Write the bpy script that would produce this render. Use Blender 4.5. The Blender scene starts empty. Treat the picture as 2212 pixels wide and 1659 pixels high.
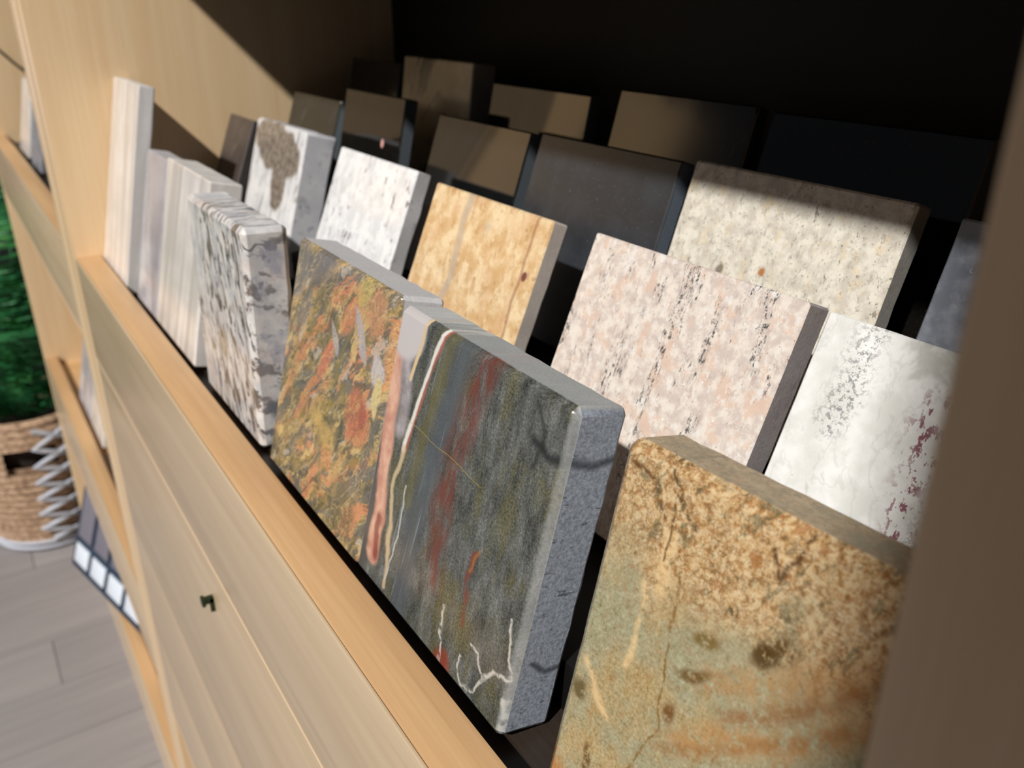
import bpy, bmesh, math, random
from mathutils import Vector, Matrix, noise as mnoise

random.seed(7)
C = bpy.context.scene.collection
SC = bpy.context.scene
S = 0.42            # metres per layout unit
FLOOR = -3.66       # floor level in layout units (camera height is the layout origin)
W0 = 0.376          # side of one stone sample in layout units


def P(x, y, z):
    return Vector((x * S, y * S, (z - FLOOR) * S))


# ------------------------------------------------------------------ camera
cam_d = bpy.data.cameras.new('camera')
cam = bpy.data.objects.new('camera', cam_d)
C.objects.link(cam)
ax = Vector((0.54636744, 0.83754351, -0.00187026))      # image right
ay = Vector((-0.34060074, 0.22422818, 0.91307878))      # image up
az = Vector((0.76516257, -0.4982395, 0.40777891))       # towards the viewer
m = Matrix((ax, ay, az)).transposed().to_4x4()
m.translation = P(0, 0, 0)
cam.matrix_world = m
cam_d.sensor_width = 36.0
cam_d.lens = 1850.0 / 2212.0 * 36.0
cam_d.clip_start = 0.01
cam_d.clip_end = 100
cam_d.dof.use_dof = True
cam_d.dof.focus_distance = 0.92 * S
cam_d.dof.aperture_fstop = 10.5
SC.camera = cam

# ------------------------------------------------------------------ light
w = bpy.data.worlds.new('daylight')
SC.world = w
w.use_nodes = True
bg = w.node_tree.nodes['Background']
bg.inputs[0].default_value = (0.78, 0.87, 1.0, 1)
bg.inputs[1].default_value = 0.055
sun_d = bpy.data.lights.new('sun', 'SUN')
sun = bpy.data.objects.new('sun', sun_d)
C.objects.link(sun)
sun_dir = Vector((-0.33, 0.66, -0.70)).normalized()
sun.rotation_euler = sun_dir.to_track_quat('-Z', 'Y').to_euler()
sun.location = (3, -4, 5)
sun_d.energy = 4.0
sun_d.angle = math.radians(1.35)
sun_d.color = (1.0, 0.975, 0.93)
SC.view_settings.view_transform = 'Standard'
SC.view_settings.look = 'None'
SC.view_settings.exposure = 0.0
SC.view_settings.gamma = 1.0
SC.view_settings.use_curve_mapping = False


# ------------------------------------------------------------------ tags and linking
def tag(o, label=None, cat=None, group=None, kind=None):
    if label: o['label'] = label
    if cat: o['category'] = cat
    if group: o['group'] = group
    if kind: o['kind'] = kind
    return o


def empty(name, loc=(0, 0, 0)):
    o = bpy.data.objects.new(name, None)
    o.empty_display_size = 0.02
    C.objects.link(o)
    o.location = loc
    return o


def link(name, bm, mat, parent=None, smooth=None):
    me = bpy.data.meshes.new(name)
    bm.normal_update()
    bm.to_mesh(me)
    bm.free()
    if smooth is not None:
        me.polygons.foreach_set('use_smooth', [True] * len(me.polygons))
        me.set_sharp_from_angle(angle=math.radians(smooth))
    me.materials.append(mat)
    o = bpy.data.objects.new(name, me)
    C.objects.link(o)
    if parent is not None:
        o.parent = parent
        # geometry is written in world metres; the parent sits at its own place
        pm = Matrix.Identity(4)
        q = parent
        off = Vector((0, 0, 0))
        while q is not None:
            off += Vector(q.location)
            q = q.parent
        me.transform(Matrix.Translation(-off))
    return o


# ------------------------------------------------------------------ node material helper
def lin(c):
    out = []
    for v in c[:3]:
        v = v / 255.0
        out.append(v / 12.92 if v <= 0.04045 else ((v + 0.055) / 1.055) ** 2.4)
    return (out[0], out[1], out[2], 1.0)


class G:
    """Small writer for shader graphs; coordinates are local metres / scale."""

    def __init__(self, name, scale=0.158, rough=0.4, spec=0.5):
        self.mat = bpy.data.materials.new(name)
        self.mat.use_nodes = True
        self.t = self.mat.node_tree
        self.n = self.t.nodes
        self.b = self.n['Principled BSDF']
        self.b.inputs['Roughness'].default_value = rough
        self.b.inputs['Specular IOR Level'].default_value = spec
        tc = self.n.new('ShaderNodeTexCoord')
        self.tc = tc
        mp = self.n.new('ShaderNodeVectorMath'); mp.operation = 'SCALE'
        self.t.links.new(tc.outputs['Object'], mp.inputs[0])
        mp.inputs['Scale'].default_value = 1.0 / scale
        self.p = mp.outputs[0]
        sx = self.n.new('ShaderNodeSeparateXYZ')
        self.t.links.new(self.p, sx.inputs[0])
        self.u, self.d, self.v = sx.outputs[0], sx.outputs[1], sx.outputs[2]
        sn = self.n.new('ShaderNodeSeparateXYZ')
        self.t.links.new(tc.outputs['Normal'], sn.inputs[0])
        self.front = self.ss(self.mul(sn.outputs[1], -1), 0.42, 0.62)

    def _in(self, sock, v):
        if hasattr(v, 'links'):
            self.t.links.new(v, sock)
        elif isinstance(v, (tuple, list)) and len(v) == 4 and sock.type == 'VECTOR':
            sock.default_value = v[:3]
        else:
            sock.default_value = v

    def math(self, op, a, b=0.0, clamp=False):
        nd = self.n.new('ShaderNodeMath'); nd.operation = op; nd.use_clamp = clamp
        self._in(nd.inputs[0], a); self._in(nd.inputs[1], b)
        return nd.outputs[0]

    def add(self, a, b): return self.math('ADD', a, b)
    def sub(self, a, b): return self.math('SUBTRACT', a, b)
    def mul(self, a, b): return self.math('MULTIPLY', a, b)
    def mx(self, a, b): return self.math('MAXIMUM', a, b)

    def ss(self, x, lo, hi):
        nd = self.n.new('ShaderNodeMapRange'); nd.interpolation_type = 'SMOOTHSTEP'
        self._in(nd.inputs[0], x)
        nd.inputs[1].default_value = lo; nd.inputs[2].default_value = hi
        if lo > hi:
            nd.inputs[1].default_value = hi; nd.inputs[2].default_value = lo
            nd.inputs[3].default_value = 1.0; nd.inputs[4].default_value = 0.0
        return nd.outputs[0]

    def vec(self, stretch=(1, 1, 1), rot=0.0, off=(0, 0, 0), src=None):
        # rotate about the depth axis first, then stretch
        src = src or self.p
        if rot:
            r = self.n.new('ShaderNodeVectorRotate'); r.rotation_type = 'AXIS_ANGLE'
            r.inputs['Axis'].default_value = (0, 1, 0); r.inputs['Angle'].default_value = math.radians(rot)
            self.t.links.new(src, r.inputs['Vector']); src = r.outputs[0]
        mp = self.n.new('ShaderNodeMapping')
        mp.inputs['Scale'].default_value = stretch
        mp.inputs['Location'].default_value = off
        self.t.links.new(src, mp.inputs['Vector'])
        return mp.outputs[0]

    def noise(self, scale=5, detail=4, rough=0.55, vec=None, dist=0.0):
        nd = self.n.new('ShaderNodeTexNoise')
        self.t.links.new(vec or self.p, nd.inputs['Vector'])
        nd.inputs['Scale'].default_value = scale; nd.inputs['Detail'].default_value = detail
        nd.inputs['Roughness'].default_value = rough; nd.inputs['Distortion'].default_value = dist
        return nd.outputs[0]

    def noisev(self, scale=5, detail=2, vec=None):
        nd = self.n.new('ShaderNodeTexNoise')
        self.t.links.new(vec or self.p, nd.inputs['Vector'])
        nd.inputs['Scale'].default_value = scale; nd.inputs['Detail'].default_value = detail
        return nd.outputs['Color']

    def warp(self, amount=0.05, scale=3, detail=3, vec=None):
        vec = vec or self.p
        c = self.noisev(scale, detail, vec)
        a = self.n.new('ShaderNodeVectorMath'); a.operation = 'SUBTRACT'
        self.t.links.new(c, a.inputs[0]); a.inputs[1].default_value = (0.5, 0.5, 0.5)
        b = self.n.new('ShaderNodeVectorMath'); b.operation = 'SCALE'
        self.t.links.new(a.outputs[0], b.inputs[0]); b.inputs['Scale'].default_value = amount
        d = self.n.new('ShaderNodeVectorMath'); d.operation = 'ADD'
        self.t.links.new(vec, d.inputs[0]); self.t.links.new(b.outputs[0], d.inputs[1])
        return d.outputs[0]

    def vor(self, scale=10, vec=None, feature='F1', rand=1.0, out='Distance'):
        nd = self.n.new('ShaderNodeTexVoronoi')
        nd.feature = feature
        self.t.links.new(vec or self.p, nd.inputs['Vector'])
        nd.inputs['Scale'].default_value = scale
        nd.inputs['Randomness'].default_value = rand
        return nd.outputs[out]

    def ridge(self, scale, width, vec=None, detail=5, rough=0.6, dist=0.0):
        """thin branching filaments where the noise crosses its middle value"""
        n_ = self.noise(scale, detail, rough, vec, dist)
        return self.ss(self.math('ABSOLUTE', self.sub(n_, 0.5)), width, 0.0)

    def cell(self, scale=10, vec=None):
        c = self.vor(scale, vec, out='Color')
        s = self.n.new('ShaderNodeSeparateColor'); self.t.links.new(c, s.inputs[0])
        return s.outputs[0]

    def ramp(self, fac, stops, interp='LINEAR'):
        nd = self.n.new('ShaderNodeValToRGB')
        cr = nd.color_ramp; cr.interpolation = interp
        while len(cr.elements) > 1: cr.elements.remove(cr.elements[-1])
        cr.elements[0].position = stops[0][0]; cr.elements[0].color = lin(stops[0][1])
        for pos, col in stops[1:]:
            e = cr.elements.new(pos); e.color = lin(col)
        self._in(nd.inputs[0], fac)
        return nd.outputs[0]

    def mix(self, fac, a, b, mode='MIX'):
        nd = self.n.new('ShaderNodeMix'); nd.data_type = 'RGBA'; nd.blend_type = mode
        self._in(nd.inputs[0], fac)
        for s_, v in ((nd.inputs[6], a), (nd.inputs[7], b)):
            if isinstance(v, tuple): s_.default_value = lin(v)
            else: self.t.links.new(v, s_)
        return nd.outputs[2]

    def split(self, vec):
        s = self.n.new('ShaderNodeSeparateXYZ'); self.t.links.new(vec, s.inputs[0])
        return s.outputs[0], s.outputs[2]

    def blob(self, uv, c, r, soft=0.4, ang=0.0):
        """soft ellipse at c with radii r, turned by ang degrees; uv is a (u, v) pair of sockets"""
        a = math.radians(ang); ca, sa = math.cos(a), math.sin(a)
        x = self.sub(uv[0], c[0]); y = self.sub(uv[1], c[1])
        xr = self.math('DIVIDE', self.add(self.mul(x, ca), self.mul(y, sa)), r[0])
        yr = self.math('DIVIDE', self.sub(self.mul(y, ca), self.mul(x, sa)), r[1])
        d = self.math('SQRT', self.add(self.mul(xr, xr), self.mul(yr, yr)))
        return self.ss(d, 1 + soft / 2, 1 - soft / 2)

    def line(self, uv, pts, width, soft=0.6):
        """polyline of given half width"""
        res = None
        for (x0, y0), (x1, y1) in zip(pts[:-1], pts[1:]):
            L = math.hypot(x1 - x0, y1 - y0)
            cx, cy = (x0 + x1) / 2, (y0 + y1) / 2
            ca, sa = (x1 - x0) / L, (y1 - y0) / L
            x = self.sub(uv[0], cx); y = self.sub(uv[1], cy)
            al = self.math('ABSOLUTE', self.add(self.mul(x, ca), self.mul(y, sa)))
            ac = self.sub(self.mul(y, ca), self.mul(x, sa))
            al = self.math('MAXIMUM', self.sub(al, L / 2), 0.0)
            d = self.math('SQRT', self.add(self.mul(al, al), self.mul(ac, ac)))
            mk = self.ss(d, width * (1 + soft), width * (1 - soft))
            res = mk if res is None else self.mx(res, mk)
        return res

    def bump(self, h, strength=0.2, dist=0.001):
        nd = self.n.new('ShaderNodeBump')
        nd.inputs['Strength'].default_value = strength; nd.inputs['Distance'].default_value = dist
        self._in(nd.inputs['Height'], h)
        self.t.links.new(nd.outputs[0], self.b.inputs['Normal'])

    def out(self, col, rough=None):
        if isinstance(col, tuple): self.b.inputs['Base Color'].default_value = lin(col)
        else: self.t.links.new(col, self.b.inputs['Base Color'])
        if rough is not None: self._in(self.b.inputs['Roughness'], rough)
        return self.mat

    def stone(self, col, sawn=(150, 150, 152), saw_mix=0.6, polish=0.12, raw=0.75):
        """polished front face, sawn grey edges"""
        grit = self.noise(95, 4, 0.75)
        side = self.mix(saw_mix, col, self.mix(grit, tuple(int(c * 0.82) for c in sawn), tuple(min(255, int(c * 1.12)) for c in sawn)))
        c = self.mix(self.front, side, col)
        r = self.add(self.mul(self.front, polish - raw), raw)
        self.bump(self.mul(grit, self.sub(1.0, self.front)), 0.35, 0.0006)
        return self.out(c, r)


def plain(name, col, rough=0.5, metal=0.0, spec=0.5):
    g = G(name, 1.0, rough, spec)
    n_ = g.noise(40, 3)
    g.b.inputs['Metallic'].default_value = metal
    return g.out(g.mix(g.mul(n_, 0.25), col, tuple(int(c * 0.8) for c in col)))


def wood(name, axis, light=(226, 190, 142), dark=(190, 147, 98), rough=0.42, wide=0.40):
    g = G(name, 1.0, rough)
    st = [46, 46, 46]; st[axis] = 1.5
    fine = [330, 330, 330]; fine[axis] = 7.0
    broad = [7, 7, 7]; broad[axis] = 0.8
    a = g.noise(1.0, 4, 0.6, g.vec(st), 0.5)
    b = g.noise(1.0, 3, 0.65, g.vec(fine))
    c = g.noise(1.0, 2, 0.5, g.vec(broad), 1.2)
    f = g.add(g.mul(a, 0.42), g.add(g.mul(b, 0.28), g.mul(c, wide)))
    mid = 0.35 + wide / 2
    col = g.ramp(f, [(mid - 0.13, dark), (mid + 0.11, light)])
    g.bump(b, 0.15, 0.0004)
    g.b.inputs['Coat Weight'].default_value = 0.35
    g.b.inputs['Coat Roughness'].default_value = 0.30
    return g.out(col, g.add(g.mul(b, 0.15), rough - 0.07))


WX = wood('pale oak veneer along the rail', 0, (216, 176, 130), (192, 148, 102))
WZ = wood('pale oak veneer upright', 2, (240, 212, 172), (228, 194, 150))
WY = wood('pale oak veneer across', 1, (222, 186, 138), (196, 152, 100))
WF = wood('oak face with painted sheen', 0, (214, 190, 158), (194, 168, 134), 0.36, 0.16)  # greyer than the rail oak: sheen of the front faces put into the colour
EDGE_LIGHT = plain('painted edge highlight', (236, 208, 172), 0.4)
WF.node_tree.nodes['Principled BSDF'].inputs['Coat Weight'].default_value = 0.6
TRAY = wood('dark walnut tray', 0, (52, 40, 32), (34, 26, 21), 0.6)
BLACK = plain('black laminate', (16, 15, 14), 0.55, spec=0.3)


# ------------------------------------------------------------------ basic shapes (layout units)
def box_bm(x0, x1, y0, y1, z0, z1, bev=0.004):
    bm = bmesh.new()
    bmesh.ops.create_cube(bm, size=1)
    a, b = P(x0, y0, z0), P(x1, y1, z1)
    for v in bm.verts:
        v.co = Vector((a[i] + (b[i] - a[i]) * (v.co[i] + 0.5) for i in range(3)))
    if bev:
        bmesh.ops.bevel(bm, geom=list(bm.edges), offset=bev * S, segments=2, profile=0.6, affect='EDGES')
    return bm


def part(name, x0, x1, y0, y1, z0, z1, mat, parent, bev=0.004):
    return link(name, box_bm(x0, x1, y0, y1, z0, z1, bev), mat, parent, 40)


def tube_bm(pts, r, seg=8, bm=None, cap=True):
    bm = bm or bmesh.new()
    rings = []
    n = len(pts)
    prev = None
    for i, p in enumerate(pts):
        p = Vector(p)
        t = (Vector(pts[min(i + 1, n - 1)]) - Vector(pts[max(i - 1, 0)])).normalized()
        if prev is None:
            s = t.orthogonal().normalized()
        else:
            s = (prev - t * prev.dot(t)).normalized()
        prev = s
        q = t.cross(s)
        rr = r[i] if isinstance(r, (list, tuple)) else r
        rings.append([bm.verts.new(p + (s * math.cos(a) + q * math.sin(a)) * rr) for a in [2 * math.pi * k / seg for k in range(seg)]])
    for a, b in zip(rings[:-1], rings[1:]):
        for k in range(seg):
            bm.faces.new((a[k], a[(k + 1) % seg], b[(k + 1) % seg], b[k]))
    if cap:
        bm.faces.new(rings[0][::-1]); bm.faces.new(rings[-1])
    return bm


# ------------------------------------------------------------------ the setting
g = G('grey vinyl plank', 1.0, 0.5)
oi = g.n.new('ShaderNodeObjectInfo')
fl = g.noise(1.0, 5, 0.6, g.vec((26, 1.4, 26)), 0.8)
fc = g.ramp(g.add(g.mul(fl, 0.8), g.mul(oi.outputs['Random'], 0.22)), [(0.3, (136, 131, 132)), (0.55, (147, 142, 142)), (0.85, (160, 154, 153))])
FLOORM = g.out(fc)
floor = link('floor', box_bm(-11, 3, -5, 3, FLOOR - 0.12, FLOOR - 0.022, 0), plain('dark floor base', (70, 68, 68), 0.8))
tag(floor, kind='structure')
plank_me = None
pw, pl = 0.45, 2.9
k = 0
for i in range(31):
    for j in range(4):
        x0 = -11 + i * pw; y0 = -5 - (i % 3) * 0.9 + j * pl
        ya, yb = max(-5, y0), min(3, y0 + pl)
        if yb - ya < 0.1: continue
        pk = link('plank', box_bm(x0 + 0.002, x0 + pw - 0.002, ya + 0.002, yb - 0.002, FLOOR - 0.022, FLOOR, 0.002), FLOORM, floor)
wall = link('wall_left', box_bm(-9.2, -9.0, -1.2, 3, FLOOR, 3.2, 0), plain('dark painted wall', (20, 24, 26), 0.8))
tag(wall, kind='structure')

# added blocker out of view: it shades the right post of the display
col_ = link('sun_blocker', box_bm(1.02, 1.34, -2.15, -1.90, FLOOR, 3.2, 0.01), plain('white painted column', (206, 203, 196), 0.7))
tag(col_, kind='structure')


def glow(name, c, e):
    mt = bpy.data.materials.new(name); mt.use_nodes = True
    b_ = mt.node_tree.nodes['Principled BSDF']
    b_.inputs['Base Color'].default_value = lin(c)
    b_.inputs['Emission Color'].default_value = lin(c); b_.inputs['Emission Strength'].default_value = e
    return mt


# added glowing panels out of view, tan above, lavender below, for tile reflections
wn = link('glow_panel_1', box_bm(-9.2, -9.05, -6.2, -2.0, -0.9, 2.9, 0), plain('window frame', (180, 176, 170), 0.6))
tag(wn, kind='structure')
for i in range(3):
    ya = -6.1 + i * 1.38
    link('warm_glow', box_bm(-9.05, -9.02, ya, ya + 1.26, 0.1, 2.8, 0), glow('added tan glow', (214, 178, 132), 1.5), wn)
    link('cool_glow', box_bm(-9.05, -9.02, ya, ya + 1.26, -0.8, 0.0, 0), glow('added lavender glow', (186, 192, 226), 1.9), wn)


# ------------------------------------------------------------------ display units
def bay(x0, x1, label, fascia):
    u = empty('display_cabinet', P((x0 + x1) / 2, 0.8, FLOOR))
    tag(u, label, 'cabinet', None)
    th = 0.131
    part('side_panel', x0 - th, x0, 0.265, 1.38, FLOOR, 1.2, WZ, u)
    part('side_panel', x1, x1 + th, 0.265, 1.38, FLOOR, 1.2, WZ, u)
    part('back_panel', x0 + .001, x1 - .001, 1.352, 1.38, FLOOR + .01, 1.19, BLACK, u, 0)
    part('top_panel', x0 + .001, x1 - .001, 0.34, 1.351, 1.12, 1.2, WX, u)
    part('header', x0 + .001, x1 - .001, 0.265, 0.337, 0.475, 1.2, WX, u)
    part('shelf_ceiling', x0 + .001, x1 - .001, 0.338, 1.351, 0.475, 0.53, BLACK, u, 0)
    for zt, zb in ((-0.698, -1.02), (-2.09, -2.49), (-3.22, FLOOR + .001)):
        part('front_rail', x0 + .001, x1 - .001, 0.2705, 0.337, zb, zt, WX, u, 0.004)
        part('rail_face', x0 + .001, x1 - .001, 0.265, 0.2703, zb, zt - .0005, WF, u, 0.0015)
        part('edge_highlight', x0 + .001, x1 - .001, 0.2642, 0.270, zb - .0025, zb + .0035, EDGE_LIGHT, u, 0.0008)  # pale strip drawn in as the highlight along the rail edge
        part('tray', x0 + .001, x1 - .001, 0.338, 1.351, zt - 0.10, zt - 0.048, TRAY if zt > -1 else WY, u, 0)
    # black steps the rows of samples stand on
    for ya, yb, za in ((0.456, 0.699, -0.672), (0.700, 0.943, -0.590), (0.944, 1.171, -0.522), (1.172, 1.351, -0.450)):
        part('step', x0 + .002, x1 - .002, ya, yb, -0.7455, za, BLACK, u, 0.002)
    if fascia:
        f1 = part('fascia_board', x0 + .001, x1 - .001, 0.2655, 0.325, -1.626, -1.0225, WF, u, 0.003)
        part('fascia_board', x0 + .001, x1 - .001, 0.2655, 0.325, -2.086, -1.630, WF, u, 0.003)
        # small dark green metal catch near the top of the board
        gm = plain('dark green metal', (52, 66, 44), 0.4, 0.6)
        bm = box_bm(-1.546, -1.533, 0.243, 0.2652, -1.130, -1.117, 0.001)
        for bx in ((-1.538, -1.533, 0.256, 0.2652, -1.152, -1.118), (-1.548, -1.531, 0.241, 0.248, -1.133, -1.114)):
            b2 = box_bm(*bx, 0.001)
            tmp = bpy.data.meshes.new('t'); b2.to_mesh(tmp); b2.free(); bm.from_mesh(tmp); bpy.data.meshes.remove(tmp)
        c = link('catch', bm, gm, f1)
        c['label'] = 'small dark green metal catch on the pale board'
    return u


right_bay = bay(-2.8, -0.14, 'pale oak display cabinet in front, its open top tray filled with stone samples', True)
left_bay = bay(-5.909, -3.073, 'pale oak display cabinet further left, with three open trays, beside the fern basket', False)


# ------------------------------------------------------------------ stone samples
def stone_bm(W, H, T, seed, ch=0.006, rough=0.0012, wavy=0.0):
    """slab with its bottom-left-front corner at the origin: x width, y depth, z height (metres)"""
    bm = bmesh.new()
    bmesh.ops.create_cube(bm, size=1)
    for v in bm.verts:
        v.co = Vector(((v.co.x + .5) * W, (v.co.y + .5) * T, (v.co.z + .5) * H))
    bmesh.ops.bevel(bm, geom=list(bm.edges), offset=ch, segments=2, profile=0.35, affect='EDGES')
    le = [e for e in bm.edges if e.calc_length() > T * 1.2]
    bmesh.ops.subdivide_edges(bm, edges=le, cuts=14, use_grid_fill=True)
    for v in bm.verts:
        c = v.co
        n = mnoise.noise_vector(Vector((c.x * 90 + seed * 7.3, c.y * 90, c.z * 90)))
        edge = 1.0 if (c.y > T * 0.5) else (0.35 if (c.x < 2 * ch or c.x > W - 2 * ch or c.z > H - 2 * ch) else 0.0)
        v.co += n * rough * edge
        if wavy and c.y > T * 0.5 and c.x > W * 0.9:
            n2 = mnoise.noise(Vector((seed, 0, c.z * 60)))
            v.co.x += n2 * wavy
    return bm


def stone(x, y, z, W, H, T, lean, mat, label, name='stone_sample', yaw=0.0, roll=0.0, group=None, seed=0, ch=0.0014, rough=0.0004, wavy=0.0, cat='stone sample'):
    """x, y, z: front bottom left corner in layout units; W, H, T in layout units"""
    bm = stone_bm(W * S, H * S, T * S, seed or (x * 13.1), ch, rough, wavy)
    me = bpy.data.meshes.new(name)
    bm.normal_update(); bm.to_mesh(me); bm.free()
    me.polygons.foreach_set('use_smooth', [True] * len(me.polygons))
    me.set_sharp_from_angle(angle=math.radians(28))
    me.materials.append(mat)
    o = bpy.data.objects.new(name, me)
    C.objects.link(o)
    R = Matrix.Rotation(math.radians(yaw), 4, 'Z') @ Matrix.Rotation(-math.radians(lean), 4, 'X') @ Matrix.Rotation(math.radians(roll), 4, 'Y')
    o.matrix_world = Matrix.Translation(P(x, y, z)) @ R
    tag(o, label, cat, group)
    return o


# ---- stone materials (u to the right, v up, one unit = one sample width)
def m_orange():
    g = G('orange and olive brecciated granite')
    w1 = g.warp(0.16, 3.0, 5)
    w2 = g.warp(0.07, 12, 5, w1)
    fine = g.noise(110, 4, 0.75)
    base = g.ramp(g.noise(9, 6, 0.7, g.vec((1.5, 1, 0.7), rot=-42, src=w2)), [(0.36, (92, 88, 74)), (0.46, (132, 118, 84)), (0.54, (160, 138, 90)), (0.64, (186, 156, 108))])
    col = base
    for k_, (sc, lo, hi, cc, am) in enumerate(((4.2, 0.50, 0.54, (118, 114, 108), 0.85), (4.8, 0.53, 0.57, (204, 164, 108), 0.85), (5.6, 0.54, 0.57, (212, 142, 100), 0.9),
                                              (7.5, 0.54, 0.57, (104, 102, 96), 0.85), (8.5, 0.57, 0.60, (218, 188, 128), 0.8), (10, 0.58, 0.61, (140, 124, 66), 0.7), (9.5, 0.60, 0.63, (200, 188, 172), 0.7), (14, 0.56, 0.59, (88, 84, 72), 0.7))):
        n_ = g.noise(sc, 4, 0.58, g.vec((1.8, 1, 0.55), rot=-42, off=(k_ * 4.1, 0, k_ * 7.7), src=w2))
        col = g.mix(g.mul(g.ss(n_, lo, hi), am), col, cc)
    uv = g.split(w2)
    uv2 = g.split(g.warp(0.09, 6, 5))
    for c, r, a, cc in (((0.06, 0.93), (0.10, 0.15), -20, (116, 116, 118)), ((0.30, 0.98), (0.15, 0.08), 30, (106, 102, 102)), ((0.16, 0.76), (0.05, 0.12), -32, (112, 114, 116)),
                        ((0.45, 0.63), (0.04, 0.12), -30, (222, 130, 98)), ((0.62, 0.88), (0.055, 0.13), -38, (222, 142, 98)), ((0.82, 0.93), (0.08, 0.10), -20, (204, 146, 110)),
                        ((0.80, 0.52), (0.10, 0.11), 0, (206, 118, 90)), ((0.84, 0.55), (0.03, 0.06), 0, (164, 84, 72)), ((0.97, 0.80), (0.03, 0.14), -8, (222, 164, 112)),
                        ((0.70, 0.98), (0.05, 0.07), -40, (200, 180, 104)), ((0.30, 0.42), (0.03, 0.18), -35, (214, 146, 100)), ((0.12, 0.42), (0.025, 0.14), -35, (206, 148, 100)),
                        ((0.60, 0.28), (0.05, 0.05), 0, (214, 142, 92)), ((0.52, 0.36), (0.13, 0.05), -15, (206, 172, 100)), ((0.78, 0.14), (0.12, 0.12), 0, (98, 94, 70)), ((0.92, 0.42), (0.03, 0.2), -12, (116, 110, 102))):
        col = g.mix(g.mul(g.mul(g.blob(uv2, c, r, 0.5, a), g.ss(g.noise(26, 4, 0.7), 0.30, 0.52)), 0.74), col, cc)
    for c, r, a, cc in (((0.72, 0.82), (0.028, 0.12), 38, (182, 172, 176)), ((0.90, 0.74), (0.055, 0.06), 20, (206, 198, 200)), ((0.93, 0.65), (0.03, 0.07), 10, (224, 204, 146)), ((0.50, 0.74), (0.02, 0.08), 38, (186, 176, 172))):
        col = g.mix(g.mul(g.blob(uv2, c, r, 0.4, a), 0.92), col, cc)
    col = g.mix(g.mul(g.ridge(4.0, 0.016, g.vec((2.0, 1, 0.7), rot=-42, src=w1)), 0.45), col, (228, 204, 150))
    col = g.mix(g.mul(g.ridge(7.0, 0.012, g.vec((1.6, 1, 0.8), rot=-42, src=w1, off=(3, 3, 3))), 0.55), col, (72, 66, 52))
    col = g.mix(0.12, col, (150, 142, 126))
    col = g.mix(g.mul(g.ss(fine, 0.54, 0.66), 0.45), col, (66, 60, 50))
    col = g.mix(g.mul(g.ss(fine, 0.45, 0.30), 0.25), col, (236, 214, 168))
    return g.stone(col, (218, 218, 222), 0.9, 0.16)


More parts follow.
